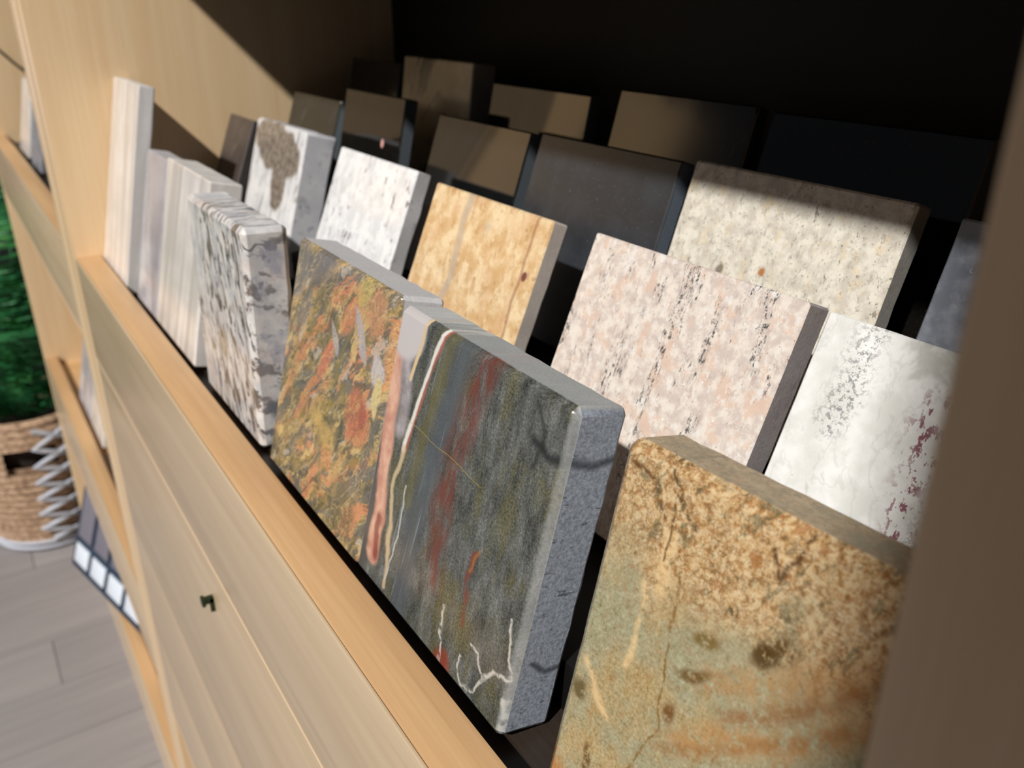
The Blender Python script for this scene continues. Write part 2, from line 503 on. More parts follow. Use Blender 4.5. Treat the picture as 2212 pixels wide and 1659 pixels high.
def m_green():
    g = G('grey green granite with mineral bands')
    fine = g.noise(125, 4, 0.8)
    med = g.noise(11, 5, 0.7, g.vec((1.5, 1, 0.6)))
    base = g.ramp(g.add(g.mul(fine, 0.5), g.mul(med, 0.5)), [(0.37, (40, 42, 39)), (0.46, (78, 80, 77)), (0.55, (108, 110, 107)), (0.66, (150, 151, 147))])
    # olive mottling
    ol = g.ss(g.noise(5, 5, 0.7, g.vec((1.6, 1, 0.6), off=(2, 0, 7))), 0.47, 0.62)
    col = g.mix(g.mul(ol, 0.62), base, g.ramp(fine, [(0.36, (50, 48, 32)), (0.6, (118, 112, 68))]))
    uvw = g.split(g.warp(0.045, 4, 4))
    uvs = g.split(g.warp(0.09, 6, 6))
    u, v = uvw
    # smooth blue grey band, olive bands
    def band(pts, wd, colr, amt, soft=0.5, uv=uvw):
        return g.mix(g.mul(g.line(uv, pts, wd, soft), amt), col, colr)
    col = band([(0.45, 1.1), (0.42, 0.8), (0.34, 0.36), (0.36, -0.1)], 0.055, (86, 92, 98), 0.75, 0.7)
    col = band([(0.38, 1.1), (0.32, 0.75), (0.27, 0.4)], 0.025, (104, 98, 56), 0.55, 0.9)
    streak = g.ss(g.noise(1.0, 4, 0.6, g.vec((40, 8, 1.6), rot=-6)), 0.60, 0.72)
    col = g.mix(g.mul(g.mul(streak, g.line(uvw, [(0.42, 1.1), (0.30, 0.0)], 0.13, 0.6)), 0.6), col, (176, 184, 188))
    # red band
    redm = g.line(uvs, [(0.60, 1.08), (0.51, 0.75), (0.49, 0.5), (0.52, 0.27)], 0.055, 0.7)
    col = g.mix(g.mul(redm, g.mul(0.85, g.ss(g.noise(14, 5, 0.75, g.vec((2, 1, 0.5))), 0.36, 0.60))), col, (112, 62, 52))
    red2 = g.line(uvs, [(0.72, 0.44), (0.70, 0.34), (0.73, 0.22)], 0.013, 0.6)
    col = g.mix(g.mul(red2, g.mul(0.8, g.ss(g.noise(20, 4, 0.7), 0.35, 0.55))), col, (120, 66, 56))
    col = g.mix(g.mul(g.line(uvs, [(0.73, 0.46), (0.71, 0.38)], 0.005, 0.9), 0.55), col, (170, 116, 56))
    col = g.mix(g.mul(g.blob(uvs, (0.66, 0.02), (0.05, 0.06), 0.6), 0.8), col, (142, 62, 44))
    # left edge: dark wedge, salmon strip, quartz, white vein
    col = g.mix(g.mul(g.line(uvw, [(0.0, 0.62), (0.03, 0.42), (0.02, -0.1)], 0.045, 0.4), 0.9), col, (92, 90, 88))
    col = g.mix(g.line(uvs, [(0.0, 1.0), (0.03, 0.85), (0.075, 0.5), (0.10, 0.34), (0.11, 0.12)], 0.042, 0.3), col, g.ramp(g.noise(12, 4), [(0.4, (196, 142, 122)), (0.6, (222, 178, 154))]))
    col = g.mix(g.mul(g.line(uvs, [(0.09, 1.05), (0.10, 0.85), (0.135, 0.72), (0.14, 0.62)], 0.038, 0.7), 0.85), col, g.ramp(g.noise(14, 4), [(0.4, (150, 142, 144)), (0.62, (186, 178, 182))]))
    col = g.mix(g.blob(uvw, (0.08, 0.97), (0.12, 0.12), 0.3), col, (198, 192, 192))
    col = g.mix(g.mul(g.line(uvs, [(0.11, 0.26), (0.13, 0.12)], 0.018, 0.6), 0.8), col, (126, 58, 58))
    vein = [(0.34, 1.2), (0.32, 1.04), (0.25, 0.83), (0.19, 0.55), (0.20, 0.37), (0.23, 0.19), (0.29, -0.02)]
    col = g.mix(g.mul(g.line(uvw, [(a + 0.012, b) for a, b in vein[:4]], 0.010, 0.5), 0.9), col, (168, 100, 84))
    col = g.mix(g.line(g.split(g.warp(0.03, 9, 4, g.warp(0.045, 4, 4))), vein[:4], 0.010, 0.6), col, (224, 220, 212))
    col = g.mix(g.mul(g.line(uvs, [(0.20, 0.55), (0.17, 0.4), (0.20, 0.2), (0.24, 0.05)], 0.012, 0.6), 0.8), col, (208, 186, 150))
    col = g.mix(g.mul(g.line(uvs, [(0.26, 0.45), (0.24, 0.2), (0.23, 0.08)], 0.005, 0.5), 0.7), col, (196, 200, 198))
    col = g.mix(g.line(uvw, [(0.20, 1.1), (0.185, 0.95), (0.15, 0.8)], 0.009, 0.4), col, (214, 190, 152))
    # yellow scratch
    col = g.mix(g.mul(g.line(uvw, [(0.12, 0.665), (0.67, 0.645)], 0.0013, 0.6), 0.6), col, (168, 154, 76))
    # black vein running onto the end face
    bv = g.split(g.warp(0.07, 9, 5))
    col = g.mix(g.mul(g.line(bv, [(0.86, 0.87), (0.93, 0.86), (1.10, 0.88)], 0.014, 0.9), 0.85), col, (40, 42, 44))
    col = g.mix(g.mul(g.line(bv, [(0.84, 0.97), (0.90, 0.90), (0.88, 0.8)], 0.008, 0.9), 0.6), col, (48, 48, 44))
    # white squiggles low on the face
    sq = g.split(g.warp(0.06, 15, 6))
    wl = g.line(sq, [(0.78, 0.17), (0.83, 0.17), (0.87, 0.12), (0.845, 0.06), (0.78, 0.03), (0.745, 0.07), (0.75, 0.11)], 0.0045, 0.9)
    wl = g.mx(wl, g.line(sq, [(0.87, 0.12), (0.93, 0.17), (0.99, 0.2), (0.965, 0.28), (0.94, 0.36)], 0.005, 0.95))
    wl = g.mx(wl, g.line(sq, [(0.61, 0.20), (0.62, 0.10), (0.65, 0.0)], 0.006, 0.95))
    wl = g.mx(wl, g.line(sq, [(0.99, 0.12), (1.0, -0.1)], 0.008, 0.8))
    col = g.mix(g.mul(wl, g.ss(g.noise(30, 3), 0.3, 0.5)), col, (196, 192, 184))
    # bright worn arris on the right
    col = g.mix(g.mul(g.ss(g.u, 0.975, 0.99), g.add(0.2, g.mul(g.noise(90, 3), 0.5))), col, (170, 172, 172))
    tc = g.mul(g.front, 1.0)
    # pale bands running over the top face
    tb = g.ss(g.noise(1.0, 3, 0.5, g.vec((26, 3, 3), rot=0, off=(1, 0, 0))), 0.52, 0.62)
    tm = g.mul(g.mul(tb, g.ss(g.u, 0.62, 0.35)), g.sub(1.0, g.front))
    col = g.mix(g.mul(tm, 0.8), col, (222, 222, 216))
    em = g.mul(g.ss(g.u, 0.98, 0.995), g.sub(1.0, g.front))
    dash = g.ss(g.noise(1.0, 4, 0.7, g.vec((8, 14, 46), off=(2, 2, 2))), 0.60, 0.66)
    c2 = g.mix(g.mul(dash, 0.8), g.ramp(g.noise(80, 4, 0.8), [(0.36, (124, 132, 144)), (0.5, (152, 161, 176)), (0.62, (176, 184, 198))]), (70, 78, 90))
    bl_ = g.split(g.warp(0.05, 9, 4))
    ev = g.mx(g.line((g.d, bl_[1]), [(0.0, 0.87), (0.1, 0.855), (0.2, 0.88)], 0.012, 0.9), g.line((g.d, bl_[1]), [(0.06, 0.24), (0.12, 0.20), (0.2, 0.23)], 0.009, 0.9))
    c2 = g.mix(g.mul(ev, 0.8), c2, (44, 50, 60))
    col = g.mix(g.mul(em, 0.95), col, c2)  # blue skylight on the cut end is painted into its colour
    return g.stone(col, (212, 216, 218), g.mul(g.sub(1.0, em), 0.6), 0.22, 0.7)


def m_brown():
    g = G('golden brown granite with rust')
    fine = g.noise(110, 5, 0.8)
    med = g.noise(34, 5, 0.7)
    base = g.ramp(g.add(g.mul(fine, 0.6), g.mul(med, 0.4)), [(0.36, (112, 102, 72)), (0.46, (152, 146, 114)), (0.56, (172, 168, 140)), (0.68, (198, 190, 158))])
    gold = g.ss(g.noise(2.6, 6, 0.68), 0.45, 0.60)
    col = g.mix(g.mul(gold, 0.55), base, g.ramp(fine, [(0.36, (138, 104, 54)), (0.52, (190, 154, 96)), (0.66, (214, 184, 132))]))
    topz = g.ss(g.add(g.v, g.mul(g.sub(g.noise(3.2, 5, 0.65), 0.5), 0.75)), 0.62, 0.95)
    crm = g.ramp(g.noise(48, 5, 0.78), [(0.40, (146, 104, 62)), (0.47, (200, 160, 110)), (0.56, (224, 198, 158))])
    col = g.mix(g.mul(topz, 0.82), col, crm)
    w_ = g.warp(0.05, 14, 5)
    r1 = g.ridge(12, 0.026, w_, 6, 0.7)
    col = g.mix(g.mul(r1, g.add(0.10, g.mul(topz, 0.55))), col, (112, 68, 34))
    rust = g.ss(g.noise(30, 6, 0.78, g.vec((1, 1, 1), off=(5, 5, 5))), 0.54, 0.62)
    col = g.mix(g.mul(rust, g.add(0.32, g.mul(topz, 0.35))), col, (158, 98, 44))
    gz = g.ss(g.noise(5, 5, 0.65, g.vec((1, 1, 1), off=(1, 2, 3))), 0.56, 0.66)
    col = g.mix(g.mul(g.mul(gz, topz), 0.8), col, g.ramp(fine, [(0.4, (74, 76, 58)), (0.6, (152, 150, 120))]))
    uv = g.split(g.warp(0.07, 5, 6))
    uvf = g.split(g.warp(0.055, 11, 6))
    patch = g.ss(g.noise(24, 5, 0.75), 0.36, 0.56)
    for pts, wd, cc, am in (([(0.38, 0.60), (0.55, 0.70), (0.74, 0.84)], 0.035, (176, 126, 70), 0.55), ([(0.46, 0.56), (0.62, 0.70), (0.72, 0.80)], 0.018, (140, 90, 44), 0.7),
                            ([(0.36, 0.43), (0.6, 0.60), (0.9, 0.88)], 0.030, (182, 128, 70), 0.6), ([(0.30, 0.38), (0.42, 0.44), (0.7, 0.7)], 0.014, (140, 94, 48), 0.5),
                            ([(0.0, 0.15), (0.1, 0.05), (0.16, -0.1)], 0.03, (186, 116, 52), 0.7)):
        col = g.mix(g.mul(g.mul(g.line(uv, pts, wd, 0.95), patch), am), col, cc)
    for pts, wd in (([(0.05, 0.44), (0.09, 0.40), (0.15, 0.35)], 0.011), ([(0.17, 0.72), (0.18, 0.57), (0.17, 0.5)], 0.009), ([(0.20, 0.86), (0.21, 0.74)], 0.02)):
        col = g.mix(g.mul(g.mul(g.line(uvf, pts, wd, 0.95), patch), 0.8), col, (228, 196, 146))
    brk = g.ss(g.noise(40, 4, 0.7), 0.40, 0.52)
    for pts, wd, cc in (([(0.52, 1.02), (0.485, 0.90), (0.45, 0.96)], 0.0055, (84, 56, 34)), ([(0.04, 0.98), (0.12, 0.97), (0.17, 0.90)], 0.0055, (98, 66, 38)), ([(0.16, 1.1), (0.16, 1.02), (0.20, 0.96), (0.26, 0.90)], 0.0055, (88, 70, 46)),
                        ([(0.19, 0.96), (0.20, 0.8)], 0.0035, (98, 66, 40)), ([(0.26, 0.78), (0.27, 0.62), (0.30, 0.42), (0.2, 0.1)], 0.0028, (130, 96, 48))):
        col = g.mix(g.mul(g.mul(g.line(uvf, pts, wd, 0.9), brk), 0.9), col, cc)
    for c, r, a, cc in (((0.53, 0.77), (0.045, 0.03), 35, (88, 62, 26)), ((0.50, 0.74), (0.03, 0.03), 0, (82, 58, 26)), ((0.40, 0.79), (0.016, 0.018), 0, (82, 60, 32)), ((0.35, 0.60), (0.014, 0.05), -60, (104, 78, 36)),
                        ((0.32, 0.48), (0.016, 0.03), 0, (112, 72, 34)), ((0.05, 0.36), (0.025, 0.022), 0, (100, 84, 50)), ((0.13, 0.20), (0.012, 0.05), 0, (92, 66, 34)), ((0.36, 0.69), (0.03, 0.018), 20, (116, 94, 46))):
        col = g.mix(g.mul(g.mul(g.blob(uvf, c, r, 1.0, a), g.ss(g.noise(34, 4, 0.75), 0.38, 0.52)), 0.92), col, cc)
    dk2 = g.mul(g.ss(g.noise(17, 6, 0.8, g.vec((1.3, 1, 0.8), rot=-20, off=(7, 3, 1))), 0.545, 0.60), topz)
    col = g.mix(g.mul(dk2, 0.7), col, (96, 92, 66))
    dark = g.ss(g.noise(64, 6, 0.8, g.vec((1.2, 1, 0.9), off=(1, 8, 3))), 0.60, 0.66)
    col = g.mix(g.mul(dark, 0.7), col, (66, 56, 38))
    hl = g.ridge(3.2, 0.012, g.warp(0.1, 8, 4))
    col = g.mix(g.mul(g.mul(hl, g.sub(1, g.front)), 0.7), col, (86, 70, 52))
    return g.stone(col, (196, 184, 162), 0.6, 0.18, 0.7)


def m_specks(name, base, light, specks, sawn, saw_mix=0.6, polish=0.14, extra=None, bscale=9, raw=0.75):
    """pale granite: soft two tone ground plus layers of grains.
    specks: list of (scale, (su, sv), rot, threshold lo, hi, colour, amount)"""
    g = G(name)
    b = g.noise(bscale, 5, 0.6)
    col = g.mix(g.ss(b, 0.38, 0.62), base, light)
    for i, (sc, st, rot, lo, hi, cc, am) in enumerate(specks):
        n_ = g.noise(sc, 4, 0.72, g.vec((st[0], 1, st[1]), rot=rot, off=(i * 3.7, i * 1.3, i * 5.1)))
        col = g.mix(g.mul(g.ss(n_, lo, hi), am), col, cc)
    if extra: col = extra(g, col)
    return g.stone(col, sawn, saw_mix, polish, raw)


def x_streaks(cols, regions, st=(9, 1.6), sc=5.0, thr=(0.54, 0.62)):
    """dark grains gathered into upright streaks"""
    def f(g, col):
        fine = g.ss(g.noise(34, 4, 0.8, g.vec((1.8, 1, 0.8), off=(2, 9, 4))), 0.50, 0.60)
        lane = g.ss(g.noise(1.0, 3, 0.6, g.vec((sc * 2.2, 2, sc * 0.45), rot=regions, off=(6, 1, 1)), 0.3), thr[0], thr[1])
        return g.mix(g.mul(g.mul(fine, lane), 0.85), col, cols)
    return f


M_ORANGE = m_orange()
M_GREEN = m_green()
M_BROWN = m_brown()


def xs_spk(g, col):
    uv = g.split(g.warp(0.06, 7, 4))
    pk = g.ss(g.noise(4, 4, 0.6, g.vec((1, 1, 1), off=(1, 2, 9))), 0.5, 0.62)
    col = g.mix(g.mul(pk, 0.35), col, (224, 200, 184))
    col = g.mix(g.mul(g.blob(uv, (0.45, 0.40), (0.07, 0.09), 0.8), 0.6), col, (150, 128, 84))
    n_ = g.noise(1.0, 4, 0.62, g.vec((26, 6, 8.0), rot=20, src=g.warp(0.10, 5, 4)), 0.6)
    dark = g.ss(n_, 0.505, 0.575)
    keep = g.mul(g.ss(g.u, 0.10, 0.28), 1.0)
    keep = g.mx(keep, g.mul(g.ss(g.v, 0.62, 0.5), g.ss(g.v, 0.2, 0.35)))
    col = g.mix(g.mul(g.mul(dark, keep), 0.9), col, g.ramp(g.noise(8, 3), [(0.4, (54, 52, 54)), (0.6, (118, 102, 86))]))
    # blue grey bruises on the sawn end
    side = g.sub(1.0, g.front)
    bl = g.ss(g.noise(6, 5, 0.7, g.vec((1, 1, 1), off=(8, 1, 1))), 0.46, 0.60)
    endm = g.mul(g.ss(g.u, 0.86, 0.885), side)
    col = g.mix(g.mul(g.mul(bl, endm), 0.6), col, (128, 132, 158))
    col = g.mix(g.mul(g.mul(g.blob((g.d, g.v), (0.11, 0.2), (0.05, 0.05), 0.9), endm), 0.9), col, (62, 66, 78))
    return col


M_SPK = m_specks('white granite with black flame grain', (204, 202, 204), (236, 232, 228), [], (190, 194, 206), 0.25, 0.2, xs_spk)


def xs_marble(freq, c2, amt, rot=4):
    def f(g, col):
        n_ = g.noise(1.0, 3, 0.5, g.vec((freq, freq, 0.5), rot=rot), 0.3)
        return g.mix(g.mul(g.ss(n_, 0.42, 0.62), amt), col, c2)
    return f


M_MARBLE = m_specks('white marble with faint upright veins', (226, 222, 218), (242, 238, 235), [], (226, 226, 232), 0.5, 0.15, xs_marble(13, (204, 196, 190), 0.75), 3)
M_MARBLE2 = m_specks('warm white marble', (218, 212, 206), (238, 232, 226), [], (226, 226, 228), 0.4, 0.15, xs_marble(11, (196, 188, 180), 0.8, -3), 3)
M_MARBLE3 = m_specks('lilac grey marble', (184, 180, 186), (220, 218, 222), [], (222, 220, 224), 0.4, 0.2, xs_marble(3, (140, 136, 144), 0.6, 20), 3)


def xs_map(g, col):
    uv = g.split(g.warp(0.14, 6, 5))
    m1 = g.mx(g.blob(uv, (0.50, 0.83), (0.50, 0.17), 0.2, -8), g.blob(uv, (0.64, 0.62), (0.15, 0.22), 0.2, 8))
    m1 = g.mul(m1, g.ss(g.u, 0.985, 0.95))
    col = g.mix(m1, col, g.ramp(g.noise(20, 4, 0.7), [(0.4, (112, 100, 90)), (0.55, (152, 140, 126)), (0.7, (176, 168, 158))]))
    spots = g.ss(g.noise(16, 3, 0.6, g.vec((1.2, 1, 0.8), off=(3, 3, 1))), 0.60, 0.66)
    side = g.ss(g.u, 0.96, 1.0)
    col = g.mix(g.mul(spots, g.add(0.25, g.mul(side, 0.7))), col, (76, 84, 110))
    st_ = g.ss(g.noise(1.0, 4, 0.6, g.vec((16, 3, 3.2), rot=-8), 0.4), 0.56, 0.64)
    col = g.mix(g.mul(st_, 0.6), col, (120, 112, 106))
    return col


M_MAP = m_specks('white granite with brown patch and blue specks', (222, 220, 222), (243, 241, 240), [], (196, 198, 208), 0.55, 0.15, xs_map, 5)

M_WHITE2 = m_specks('white granite with sparse grey specks', (226, 226, 228), (246, 246, 246),
                    [(7, (1.9, 0.5), 0, 0.56, 0.68, (186, 182, 188), 0.6), (13, (1.5, 0.6), 0, 0.60, 0.645, (110, 96, 108), 0.85), (30, (1.5, 0.8), 0, 0.61, 0.66, (140, 130, 124), 0.6)],
                    (186, 184, 186), 0.75, 0.2)


def xs_gold(g, col):
    uv = g.split(g.warp(0.05, 6, 4))
    col = g.mix(g.mul(g.line(uv, [(0.36, 1.1), (0.34, 0.85), (0.38, 0.6), (0.32, 0.4), (0.36, 0.0)], 0.028, 0.5), 0.75), col, (186, 170, 152))
    col = g.mix(g.mul(g.line(uv, [(0.90, 1.1), (0.90, 0.6), (0.93, 0.0)], 0.010, 0.8), 0.6), col, (146, 92, 70))
    uf = g.split(g.warp(0.02, 8, 3))
    col = g.mix(g.blob(uf, (0.925, 0.74), (0.018, 0.022), 0.5), col, (112, 60, 62))
    return col


M_GOLD = m_specks('golden yellow granite', (208, 170, 122), (234, 210, 170),
                  [(11, (1.3, 0.8), 0, 0.54, 0.64, (186, 142, 92), 0.6), (34, (1.4, 0.8), 20, 0.58, 0.66, (150, 108, 72), 0.55), (24, (1, 1), 0, 0.58, 0.66, (240, 222, 190), 0.75), (7, (1.2, 0.7), 0, 0.55, 0.66, (222, 184, 146), 0.6), (9, (1, 1), 0, 0.62, 0.70, (196, 186, 168), 0.6)],
                  (188, 182, 180), 0.88, 0.2, xs_gold, 9)

def xs_pink(g, col):
    fine = g.ss(g.noise(44, 4, 0.8, g.vec((1.7, 1, 0.7), off=(2, 9, 4))), 0.50, 0.58)
    lane = g.ss(g.noise(1.0, 4, 0.6, g.vec((13, 3, 2.6), rot=3, off=(6, 1, 1), src=g.warp(0.05, 6, 3)), 0.3), 0.53, 0.61)
    col = g.mix(g.mul(g.mul(fine, lane), 0.9), col, (54, 58, 62))
    return g.mix(g.mul(g.ss(g.noise(60, 2, 0.5), 0.70, 0.74), 0.8), col, (250, 250, 250))


M_PINK = m_specks('pink white granite with black streaks', (208, 194, 186), (234, 224, 214),
                  [(9, (1.1, 0.9), 0, 0.50, 0.62, (222, 192, 172), 0.75), (17, (1.2, 0.8), 0, 0.55, 0.64, (236, 232, 228), 0.7), (22, (1.2, 0.8), 0, 0.57, 0.65, (184, 166, 158), 0.6), (60, (1.3, 0.8), 0, 0.62, 0.67, (112, 100, 98), 0.75)],
                  (138, 132, 134), 0.85, 0.16, xs_pink, 20)


def xs_wmarb(g, col):
    w1 = g.warp(0.16, 4, 5)
    n_ = g.noise(1.0, 5, 0.62, g.vec((5, 2, 2.4), rot=18, src=w1), 0.6)
    col = g.mix(g.mul(g.ss(n_, 0.54, 0.60), 0.5), col, (178, 176, 166))
    col = g.mix(g.mul(g.ridge(1.0, 0.02, g.vec((5, 2, 2.2), rot=12, src=w1, off=(3, 3, 3))), 0.16), col, (150, 150, 148))
    uv = g.split(g.warp(0.12, 9, 5))
    fine = g.ss(g.noise(60, 4, 0.75), 0.50, 0.57)
    l1 = g.line(uv, [(0.16, 0.97), (0.14, 0.72)], 0.045, 0.9)
    l2 = g.line(uv, [(0.62, 0.95), (0.52, 0.55), (0.47, 0.2)], 0.05, 0.9)
    col = g.mix(g.mul(g.mul(g.mx(l1, l2), fine), 0.7), col, (104, 106, 110))
    l3 = g.line(uv, [(0.40, 0.85), (0.42, 0.55), (0.46, 0.30), (0.46, 0.05)], 0.045, 0.9)
    burg = g.ss(g.noise(26, 3, 0.7, g.vec((1.4, 1, 0.8), off=(4, 4, 4))), 0.52, 0.58)
    col = g.mix(g.mul(g.mul(l3, burg), 0.9), col, (134, 62, 84))
    sp = g.ss(g.noise(48, 3, 0.7), 0.70, 0.74)
    return g.mix(g.mul(sp, 0.7), col, (92, 88, 90))


M_WMARB = m_specks('white granite with grey clouds and burgundy garnets', (224, 224, 220), (244, 244, 242), [], (186, 186, 188), 0.7, 0.14, xs_wmarb, 6)


def xs_cream(g, col):
    uf = g.split(g.warp(0.03, 14, 4))
    for c, r, cc in (((0.50, 0.64), (0.014, 0.014), (176, 110, 40)), ((0.525, 0.50), (0.020, 0.018), (172, 112, 44)), ((0.625, 0.39), (0.026, 0.024), (78, 76, 60)), ((0.30, 0.60), (0.016, 0.030), (126, 116, 104)), ((0.33, 0.42), (0.014, 0.018), (104, 98, 90))):
        col = g.mix(g.mul(g.blob(uf, c, r, 0.8), 0.9), col, cc)
    return col


M_CREAM = m_specks('cream granite with fine dark grains', (208, 200, 186), (234, 228, 214),
                   [(12, (1.1, 0.8), 0, 0.54, 0.64, (228, 208, 174), 0.7), (30, (1.2, 0.8), 0, 0.55, 0.63, (166, 158, 148), 0.6), (70, (1.3, 0.8), 10, 0.60, 0.65, (84, 80, 74), 0.8), (22, (1.2, 0.7), 0, 0.63, 0.68, (104, 92, 80), 0.7), (14, (1, 1), 0, 0.60, 0.68, (206, 192, 190), 0.6)],
                   (128, 126, 124), 0.85, 0.14, xs_cream, 18)

M_GREY = m_specks('mid grey crystalline granite', (118, 122, 132), (152, 156, 166),
                  [(26, (1, 1), 0, 0.64, 0.72, (206, 210, 216), 0.7), (12, (1, 1), 0, 0.60, 0.72, (88, 92, 100), 0.6)], (110, 110, 114), 0.6, 0.3, None, 9)


def m_dark(name, base, fleck, polish=0.06, sawn=(92, 100, 108), veins=None, fl=0.5):
    g = G(name)
    n_ = g.noise(70, 3, 0.7)
    col = g.mix(g.mul(g.ss(n_, 0.60, 0.74), fl), base, fleck)
    col = g.mix(g.mul(g.ss(g.noise(6, 4), 0.4, 0.7), 0.35), col, tuple(int(c * 1.5) for c in base))
    if veins:
        w_ = g.warp(0.1, 3, 4)
        v_ = g.ss(g.noise(1.0, 5, 0.6, g.vec((9, 2, 1.8), rot=-28, src=w_), 0.5), 0.60, 0.68)
        col = g.mix(g.mul(v_, 0.5), col, veins)
    g.b.inputs['Specular IOR Level'].default_value = 0.6
    return g.stone(col, sawn, 0.9, polish, 0.6)


M_BLACK = m_dark('polished black granite', (16, 17, 18), (70, 72, 76))
M_BROWNBLK = m_dark('polished brown black granite', (20, 18, 16), (120, 100, 88), 0.05)
def m_sparkle():
    g = G('glossy brown black granite with one pink crystal')
    col = g.mix(g.mul(g.ss(g.noise(70, 3, 0.7), 0.62, 0.74), 0.5), (20, 18, 16), (120, 100, 88))
    uf = g.split(g.warp(0.02, 16, 3))
    col = g.mix(g.blob(uf, (0.70, 0.66), (0.022, 0.028), 0.6), col, (232, 176, 164))
    col = g.mix(g.blob(uf, (0.60, 0.46), (0.016, 0.014), 0.9), col, (150, 130, 112))
    g.b.inputs['Specular IOR Level'].default_value = 0.6
    return g.stone(col, (92, 100, 108), 0.9, 0.05, 0.6)


M_SPARK = m_sparkle()
M_CHAR = m_dark('honed charcoal granite with silver flecks', (44, 47, 52), (118, 124, 132), 0.35, (104, 116, 128), None, 0.8)
M_DVEIN = m_dark('black granite with thin pale veins', (18, 18, 20), (60, 58, 58), 0.12, (40, 40, 44), (96, 88, 80))
M_OLIVE = m_dark('dark olive granite', (34, 36, 34), (96, 98, 90), 0.10, (112, 122, 130), (92, 92, 84))
M_BARK = m_dark('dark brown granite', (70, 62, 58), (110, 98, 90), 0.4, (60, 56, 54), (130, 118, 108), 0.6)


def xs_fold(g, col):
    w_ = g.warp(0.3, 2.2, 4)
    v_ = g.ss(g.noise(1.0, 4, 0.6, g.vec((6, 2, 1.5), rot=-30, src=w_), 0.5), 0.52, 0.62)
    return g.mix(g.mul(v_, 0.85), col, (92, 84, 74))


M_FOLD = m_specks('beige granite with grey folds', (206, 184, 150), (222, 206, 174), [], (130, 126, 130), 0.8, 0.2, xs_fold, 5)

TH = 0.031
B1 = (0.3606, -0.7283)
# front row, from the left side panel to the right post
stone(-2.797, 0.3385, -0.732, 0.335, 0.553, 0.041, 13.0, M_MARBLE, 'tall narrow white marble tile in the front row against the left side panel', name='marble_tile')
stone(-2.405, 0.3575, -0.733, 0.205, 0.400, 0.055, 13.0, M_MARBLE3, 'small greyish lilac marble piece between the tall white tile and the next white slab', name='marble_tile')
stone(-2.186, 0.3580, -0.7295, 0.362, 0.404, 0.069, 13.0, M_MARBLE2, 'warm white marble slab in front row, left of the black-grained slab', name='marble_slab', seed=3)
stone(-1.742, 0.3655, -0.742, 0.350, 0.404, 0.080, 2.0, M_SPK, 'thick upright white slab with black flame-like grains and blue-grey cut end', name='granite_slab', ch=0.004, rough=0.0012)
stone(-1.333, B1[0], B1[1], 0.369, 0.393, 0.068, 14.4, M_ORANGE, 'multicoloured orange, yellow and olive granite slab in the front row', name='granite_slab', ch=0.0025, rough=0.0008)
stone(-0.9616, B1[0], B1[1], 0.377, 0.384, 0.071, 14.4, M_GREEN, 'large grey-green granite slab with a red-brown band and white squiggles', name='granite_slab', ch=0.0036, rough=0.0007)
stone(-0.508, B1[0], B1[1], 0.358, 0.388, 0.075, 14.4, M_BROWN, 'golden brown granite slab with rust stains, nearest to the right post', name='granite_slab', yaw=3.7, ch=0.0045, rough=0.0008)

# second row
Y2, Z2, L2 = 0.6243, -0.656, 22.3
stone(-2.745, Y2, Z2, 0.22, 0.376, TH, L2, M_BARK, 'dark brown tile behind the white slab with the brown patch', name='granite_tile')
stone(-2.49, 0.664, -0.654, 0.372, 0.376, 0.085, 16.5, M_MAP, 'white granite slab with a brown patch at its top and blue specks on its side', name='granite_slab', ch=0.003, rough=0.0012)
stone(-1.894, Y2, Z2, 0.377, 0.384, TH + .004, L2, M_WHITE2, 'bright white granite tile with sparse grey specks in the second row', name='granite_tile', wavy=0.0025)
stone(-1.433, Y2, Z2, 0.375, 0.376, TH + .001, L2, M_GOLD, 'golden yellow granite tile with a wine red spot near its right edge', name='granite_tile', wavy=0.0018)
stone(-0.956, Y2, Z2, 0.381, 0.380, TH + .010, L2, M_PINK, 'pinkish white granite tile with black upright streaks in the second row', name='granite_tile', ch=0.0012)
stone(-0.549, Y2, Z2, 0.376, 0.378, TH, L2, M_WMARB, 'white granite tile with grey clouds and burgundy specks by the right post', name='granite_tile', ch=0.0012)

# third row
Y3, Z3, L3 = 0.8526, -0.5765, 19.0
stone(-2.715, Y3, Z3, 0.368, 0.345, TH, L3, M_OLIVE, 'dark olive tile with pale scratches beside the sunlit left panel', name='granite_tile')
stone(-2.325, 0.895, -0.572, 0.362, 0.366, 0.035, 12.5, M_SPARK, 'glossy brown-black tile with one pink crystal, standing before the beige folded slab', name='granite_tile')
stone(-1.790, Y3, Z3, 0.372, 0.364, TH, L3, M_BLACK, 'polished near-black tile mirroring the room in the third row centre', name='granite_tile')
stone(-1.385, Y3, Z3, 0.385, 0.368, TH, L3, M_CHAR, 'charcoal tile with silver flecks, left of the cream tile', name='granite_tile')
stone(-0.9733, Y3, Z3, 0.378, 0.374, TH + .003, L3, M_CREAM, 'large cream granite tile with fine dark grains and two orange spots', name='granite_tile', ch=0.0015)
stone(-0.5386, Y3, Z3, 0.372, 0.368, TH, L3, M_GREY, 'blue-grey crystalline tile half hidden by the right post', name='granite_tile')

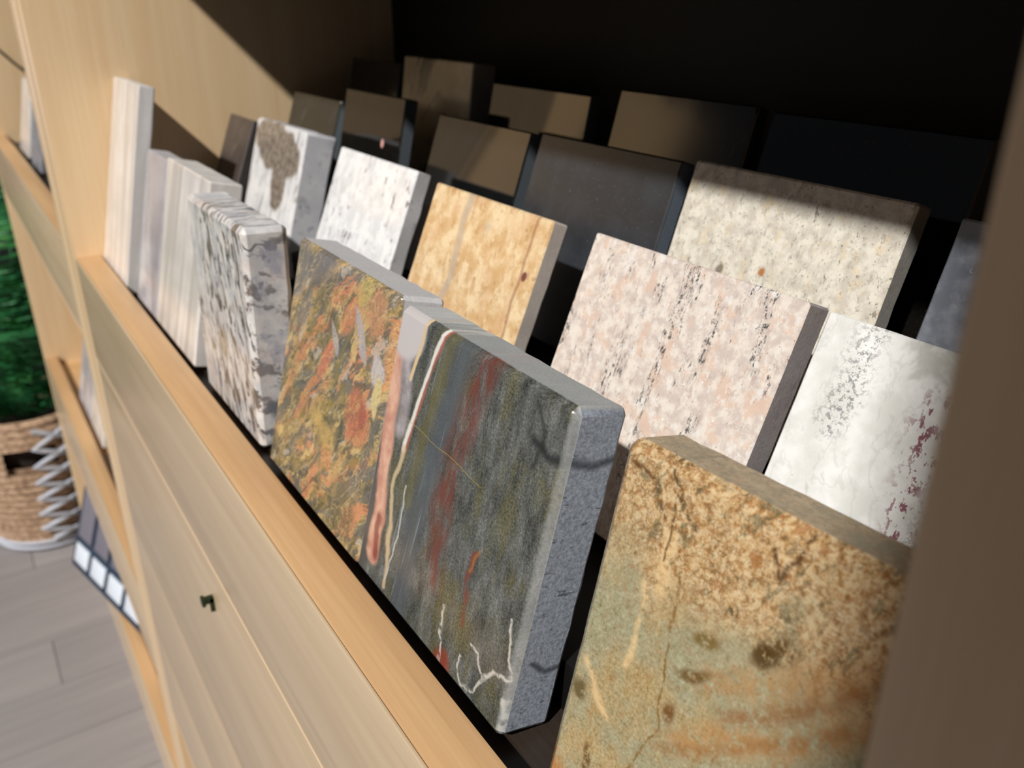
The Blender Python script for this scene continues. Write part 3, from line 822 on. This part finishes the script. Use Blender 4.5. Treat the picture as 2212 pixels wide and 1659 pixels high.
# back row
Y4, Z4 = 1.069, -0.513
stone(-2.665, Y4, Z4, 0.338, 0.362, TH, 12, M_DVEIN, 'black tile with faint pale veins in the far left back corner', name='granite_tile')
stone(-2.308, 1.0947, -0.508, 0.376, 0.374, 0.067, 8, M_FOLD, 'beige slab with grey folds standing in the back row', name='granite_slab')
stone(-1.83, Y4, Z4, 0.380, 0.345, TH, 12, M_BROWNBLK, 'glossy dark brown tile in the back row, right of the beige slab', name='granite_tile')
stone(-1.365, 1.045, -0.511, 0.352, 0.368, TH, 16, M_DVEIN, 'black veined tile in the back row, up left of the cream tile', name='granite_tile')
stone(-0.985, 1.050, -0.511, 0.372, 0.362, TH, 16, M_BROWNBLK, 'nearly invisible black tile in the dark back row behind the cream tile', name='granite_tile')

# samples in the left cabinet
stone(-5.50, 0.37, -0.729, 0.40, 0.375, 0.06, 13, M_MARBLE, 'white marble tile on the top tray of the left cabinet', name='marble_tile')
stone(-4.96, 0.37, -0.729, 0.37, 0.376, 0.06, 13, M_GREY, 'grey granite tile on the top tray of the left cabinet', name='granite_tile')
stone(-5.23, 0.362, -2.118, 0.37, 0.376, 0.05, 14, M_MARBLE3, 'lilac grey marble tile on the middle tray of the left cabinet', name='marble_tile')
stone(-4.83, 0.362, -2.118, 0.37, 0.215, 0.06, 14, M_MARBLE2, 'low white marble tile on the middle tray of the left cabinet', name='marble_tile')
stone(-4.22, 0.37, -3.248, 0.37, 0.376, 0.06, 14, M_MARBLE, 'white marble tile on the lowest tray of the left cabinet', name='marble_tile')

# ------------------------------------------------------------------ framed sample board leaning on the lowest rail
NAVY = plain('navy board frame', (18, 46, 70), 0.4)
WHT = plain('white glazed sample', (222, 230, 242), 0.25)
GRY = plain('mauve grey sample', (118, 114, 126), 0.5)
bl = Vector((-5.23, 0.112, -3.205)); br = Vector((-4.28, 0.333, -3.205))
U_ = (br - bl).normalized()
ln = math.radians(20)
N_ = Vector((-U_.y, U_.x, 0)).normalized()
V_ = (N_ * math.sin(ln) + Vector((0, 0, 1)) * math.cos(ln)).normalized()
N2 = V_.cross(U_) * -1
if N2.y < 0: N2 = -N2


def board_box(u0, u1, v0, v1, d0, d1, bev=0.004):
    bm = bmesh.new(); bmesh.ops.create_cube(bm, size=1)
    for v in bm.verts:
        q = bl + U_ * (u0 + (u1 - u0) * (v.co.x + .5)) + V_ * (v0 + (v1 - v0) * (v.co.z + .5)) + N2 * (d0 + (d1 - d0) * (v.co.y + .5))
        v.co = P(*q)
    bmesh.ops.recalc_face_normals(bm, faces=bm.faces)
    bmesh.ops.bevel(bm, geom=list(bm.edges), offset=bev * S, segments=2, profile=0.5, affect='EDGES')
    return bm


bd = empty('sample_board', P(*(bl)))
tag(bd, 'navy framed board of white and grey samples leaning on lowest rail of left cabinet', 'sample board')
link('frame', board_box(0, 1.0, 0, 0.56, 0, 0.03), NAVY, bd, 40)
cw = 0.235
for i in range(4):
    link('sample_chip', board_box(0.045 + i * cw, 0.230 + i * cw, 0.045, 0.165, -0.012, 0.004, 0.006), WHT, bd, 40)
    link('sample_chip', board_box(0.045 + i * cw, 0.230 + i * cw, 0.21, 0.525, -0.012, 0.004, 0.006), GRY, bd, 40)

# thin dark tube drawn as a shadow line on the left cabinet end panel
shadow_tube = link('shadow_line', tube_bm([P(-5.895, 0.34 + 0.03 * i, -0.185 - 0.030 * i + 0.006 * math.sin(i * 1.1)) for i in range(9)], 0.0032, 8), plain('dark shadow tone', (62, 58, 58), 0.6), None, 60)
tag(shadow_tube, 'thin dark tube drawn as a shadow line crossing the end panel of the left cabinet', 'shadow_line')

# ------------------------------------------------------------------ basket with fern
BX, BY, BH = -6.62, 0.11, 1.05
g = G('woven seagrass', 1.0, 0.8)
wv = g.noise(1.0, 3, 0.6, g.vec((60, 60, 160)))
WICK = g.out(g.ramp(wv, [(0.35, (112, 88, 68)), (0.5, (176, 144, 116)), (0.68, (208, 180, 154))]))
g.bump(wv, 0.6, 0.004)
GREYB = plain('grey white cotton cord', (188, 192, 204), 0.7)
DK = plain('dark potting soil', (46, 34, 26), 0.9)


def brad(t):
    return 0.375 + 0.115 * math.sin(min(1.0, t * 1.1) * math.pi * 0.5) - 0.03 * max(0, t - 0.8) * 5


bask = empty('woven_basket', P(BX, BY, FLOOR))
tag(bask, 'woven seagrass basket with cut-out handle and white cross lacing, holding the fern', 'basket')
view = math.atan2(-BY, -BX)   # direction of the display side
bm = bmesh.new()
NR, NS = 78, 120
rows = []
for i in range(NR + 1):
    t = i / NR
    row = []
    for k_ in range(NS):
        a = 2 * math.pi * k_ / NS
        rr = brad(t) + 0.013 * abs(math.sin(t * math.pi * 19)) * (1 + 0.25 * math.sin(a * 60 + 3.1 * int(t * 19)))
        row.append(bm.verts.new(P(BX + rr * math.cos(a), BY + rr * math.sin(a), FLOOR + 0.004 + t * BH)))
    rows.append(row)
hole_a = view - 0.14
for i in range(NR):
    t = (i + .5) / NR
    for k_ in range(NS):
        a = 2 * math.pi * (k_ + .5) / NS
        da = (a - hole_a + math.pi) % (2 * math.pi) - math.pi
        if 0.66 < t < 0.82 and abs(da) < 0.34: continue
        bm.faces.new((rows[i][k_], rows[i][(k_ + 1) % NS], rows[i + 1][(k_ + 1) % NS], rows[i + 1][k_]))
bm.faces.new(rows[0][::-1])
# inner wall
rows2 = []
for i in range(13):
    t = i / 12
    rows2.append([bm.verts.new(P(BX + (brad(t) - 0.03) * math.cos(2 * math.pi * q / NS), BY + (brad(t) - 0.03) * math.sin(2 * math.pi * q / NS), FLOOR + 0.03 + t * (BH - 0.026))) for q in range(NS)])
for i in range(12):
    t = (i + .5) / 12
    for q in range(NS):
        a = 2 * math.pi * (q + .5) / NS
        da = (a - hole_a + math.pi) % (2 * math.pi) - math.pi
        if 0.63 < t < 0.85 and abs(da) < 0.40: continue
        bm.faces.new((rows2[i][q], rows2[i + 1][q], rows2[i + 1][(q + 1) % NS], rows2[i][(q + 1) % NS]))
for q in range(NS):
    bm.faces.new((rows[-1][q], rows[-1][(q + 1) % NS], rows2[-1][(q + 1) % NS], rows2[-1][q]))
link('basket_body', bm, WICK, bask, 60)


def bpt(a, t, off=0.02):
    rr = brad(t) + off
    return P(BX + rr * math.cos(a), BY + rr * math.sin(a), FLOOR + t * BH)


# white lacing: a double zigzag down the side facing the display, plus cord round foot
lace_a = view + 0.24
for sgn in (1, -1):
    pts = []
    nz = 7
    for i in range(nz + 1):
        t = 0.95 - i * 0.125
        off = (0.26 + 0.03 * i) * (1 if i % 2 == 0 else -1) * sgn
        pts.append((lace_a + off, t))
    full = []
    for (a0, t0), (a1, t1) in zip(pts[:-1], pts[1:]):
        for s_ in range(6):
            f_ = s_ / 6
            full.append(bpt(a0 + (a1 - a0) * f_, t0 + (t1 - t0) * f_, 0.024))
    link('lacing', tube_bm(full, 0.0075, 8), GREYB, bask, 60)
for t in (0.03, 0.075):
    link('foot_cord', tube_bm([bpt(2 * math.pi * i / 60, t, 0.022) for i in range(61)], 0.006, 8), GREYB, bask, 60)
bm = bmesh.new()
bmesh.ops.create_cone(bm, cap_ends=True, segments=40, radius1=0.30 * S, radius2=0.43 * S, depth=0.80 * S)
bmesh.ops.translate(bm, vec=P(BX, BY, FLOOR + 0.44), verts=bm.verts)
pot = link('plant_pot', bm, DK, None, 40)
tag(pot, 'dark inner pot of soil inside the woven basket', 'pot')

FERN = None
g = G('fern green', 1.0, 0.6)
fn = g.noise(14, 3)
FERN = g.out(g.ramp(fn, [(0.35, (20, 84, 50)), (0.55, (50, 134, 76)), (0.72, (96, 176, 96))]))
fern = empty('potted_fern', P(BX, BY, FLOOR + 0.84))
tag(fern, 'arching green fern growing from the woven basket', 'plant')
rf = random.Random(5)
for i in range(46):
    a = rf.uniform(0, 2 * math.pi)
    L = rf.uniform(0.9, 1.9); rise = rf.uniform(0.8, 2.9); n = 26
    if -0.9 < a < 0.9 or a > 5.4: L *= 0.45
    base = Vector((BX + 0.08 * math.cos(a), BY + 0.08 * math.sin(a), FLOOR + 0.85))
    spine = []
    for k_ in range(n + 1):
        t = k_ / n
        h = rise * (t * 1.5 - t * t * (0.95 + 0.4 * rf.random() * 0))
        spine.append(base + Vector((math.cos(a) * L * t, math.sin(a) * L * t, h)))
    for p in spine:
        rr = math.hypot(p.x - BX, p.y - BY)
        p.z = max(p.z, FLOOR + 0.86 + (0.34 * min(1.0, rr / 0.36) if rr < 0.62 else 0.34 - (rr - 0.62) * 0.8))
    # fronds stay clear of the cabinet and the floor
    spine = [Vector((min(p.x, -6.16), p.y, p.z)) for p in spine]
    bm = tube_bm([P(*p) for p in spine], [0.0022 * (1 - 0.7 * q / n) for q in range(n + 1)], 4)
    side = Vector((-math.sin(a), math.cos(a), 0))
    for k_ in range(2, n):
        t = k_ / n
        ll = 0.34 * math.sin(math.pi * min(1, t * 0.9 + 0.12)) + 0.02
        tng = (spine[k_ + 1] - spine[k_ - 1]).normalized()
        for sg in (1, -1):
            p0 = spine[k_]
            d_ = (side * sg + tng * 0.35 + Vector((0, 0, -0.22 - 0.2 * rf.random()))).normalized()
            wv_ = tng * 0.013
            q0 = P(*(p0 - wv_ * .4)); q1 = P(*(p0 + d_ * ll * .5 - wv_)); q2 = P(*(p0 + d_ * ll)); q3 = P(*(p0 + d_ * ll * .5 + wv_)); q4 = P(*(p0 + wv_ * .4))
            vs = [bm.verts.new(q) for q in (q0, q1, q2, q3, q4)]
            for v in vs:
                lx = v.co.x / S; ly = v.co.y / S
                if lx > -6.09: v.co.x = -6.09 * S
            bm.faces.new(vs)
    link('frond', bm, FERN, fern)
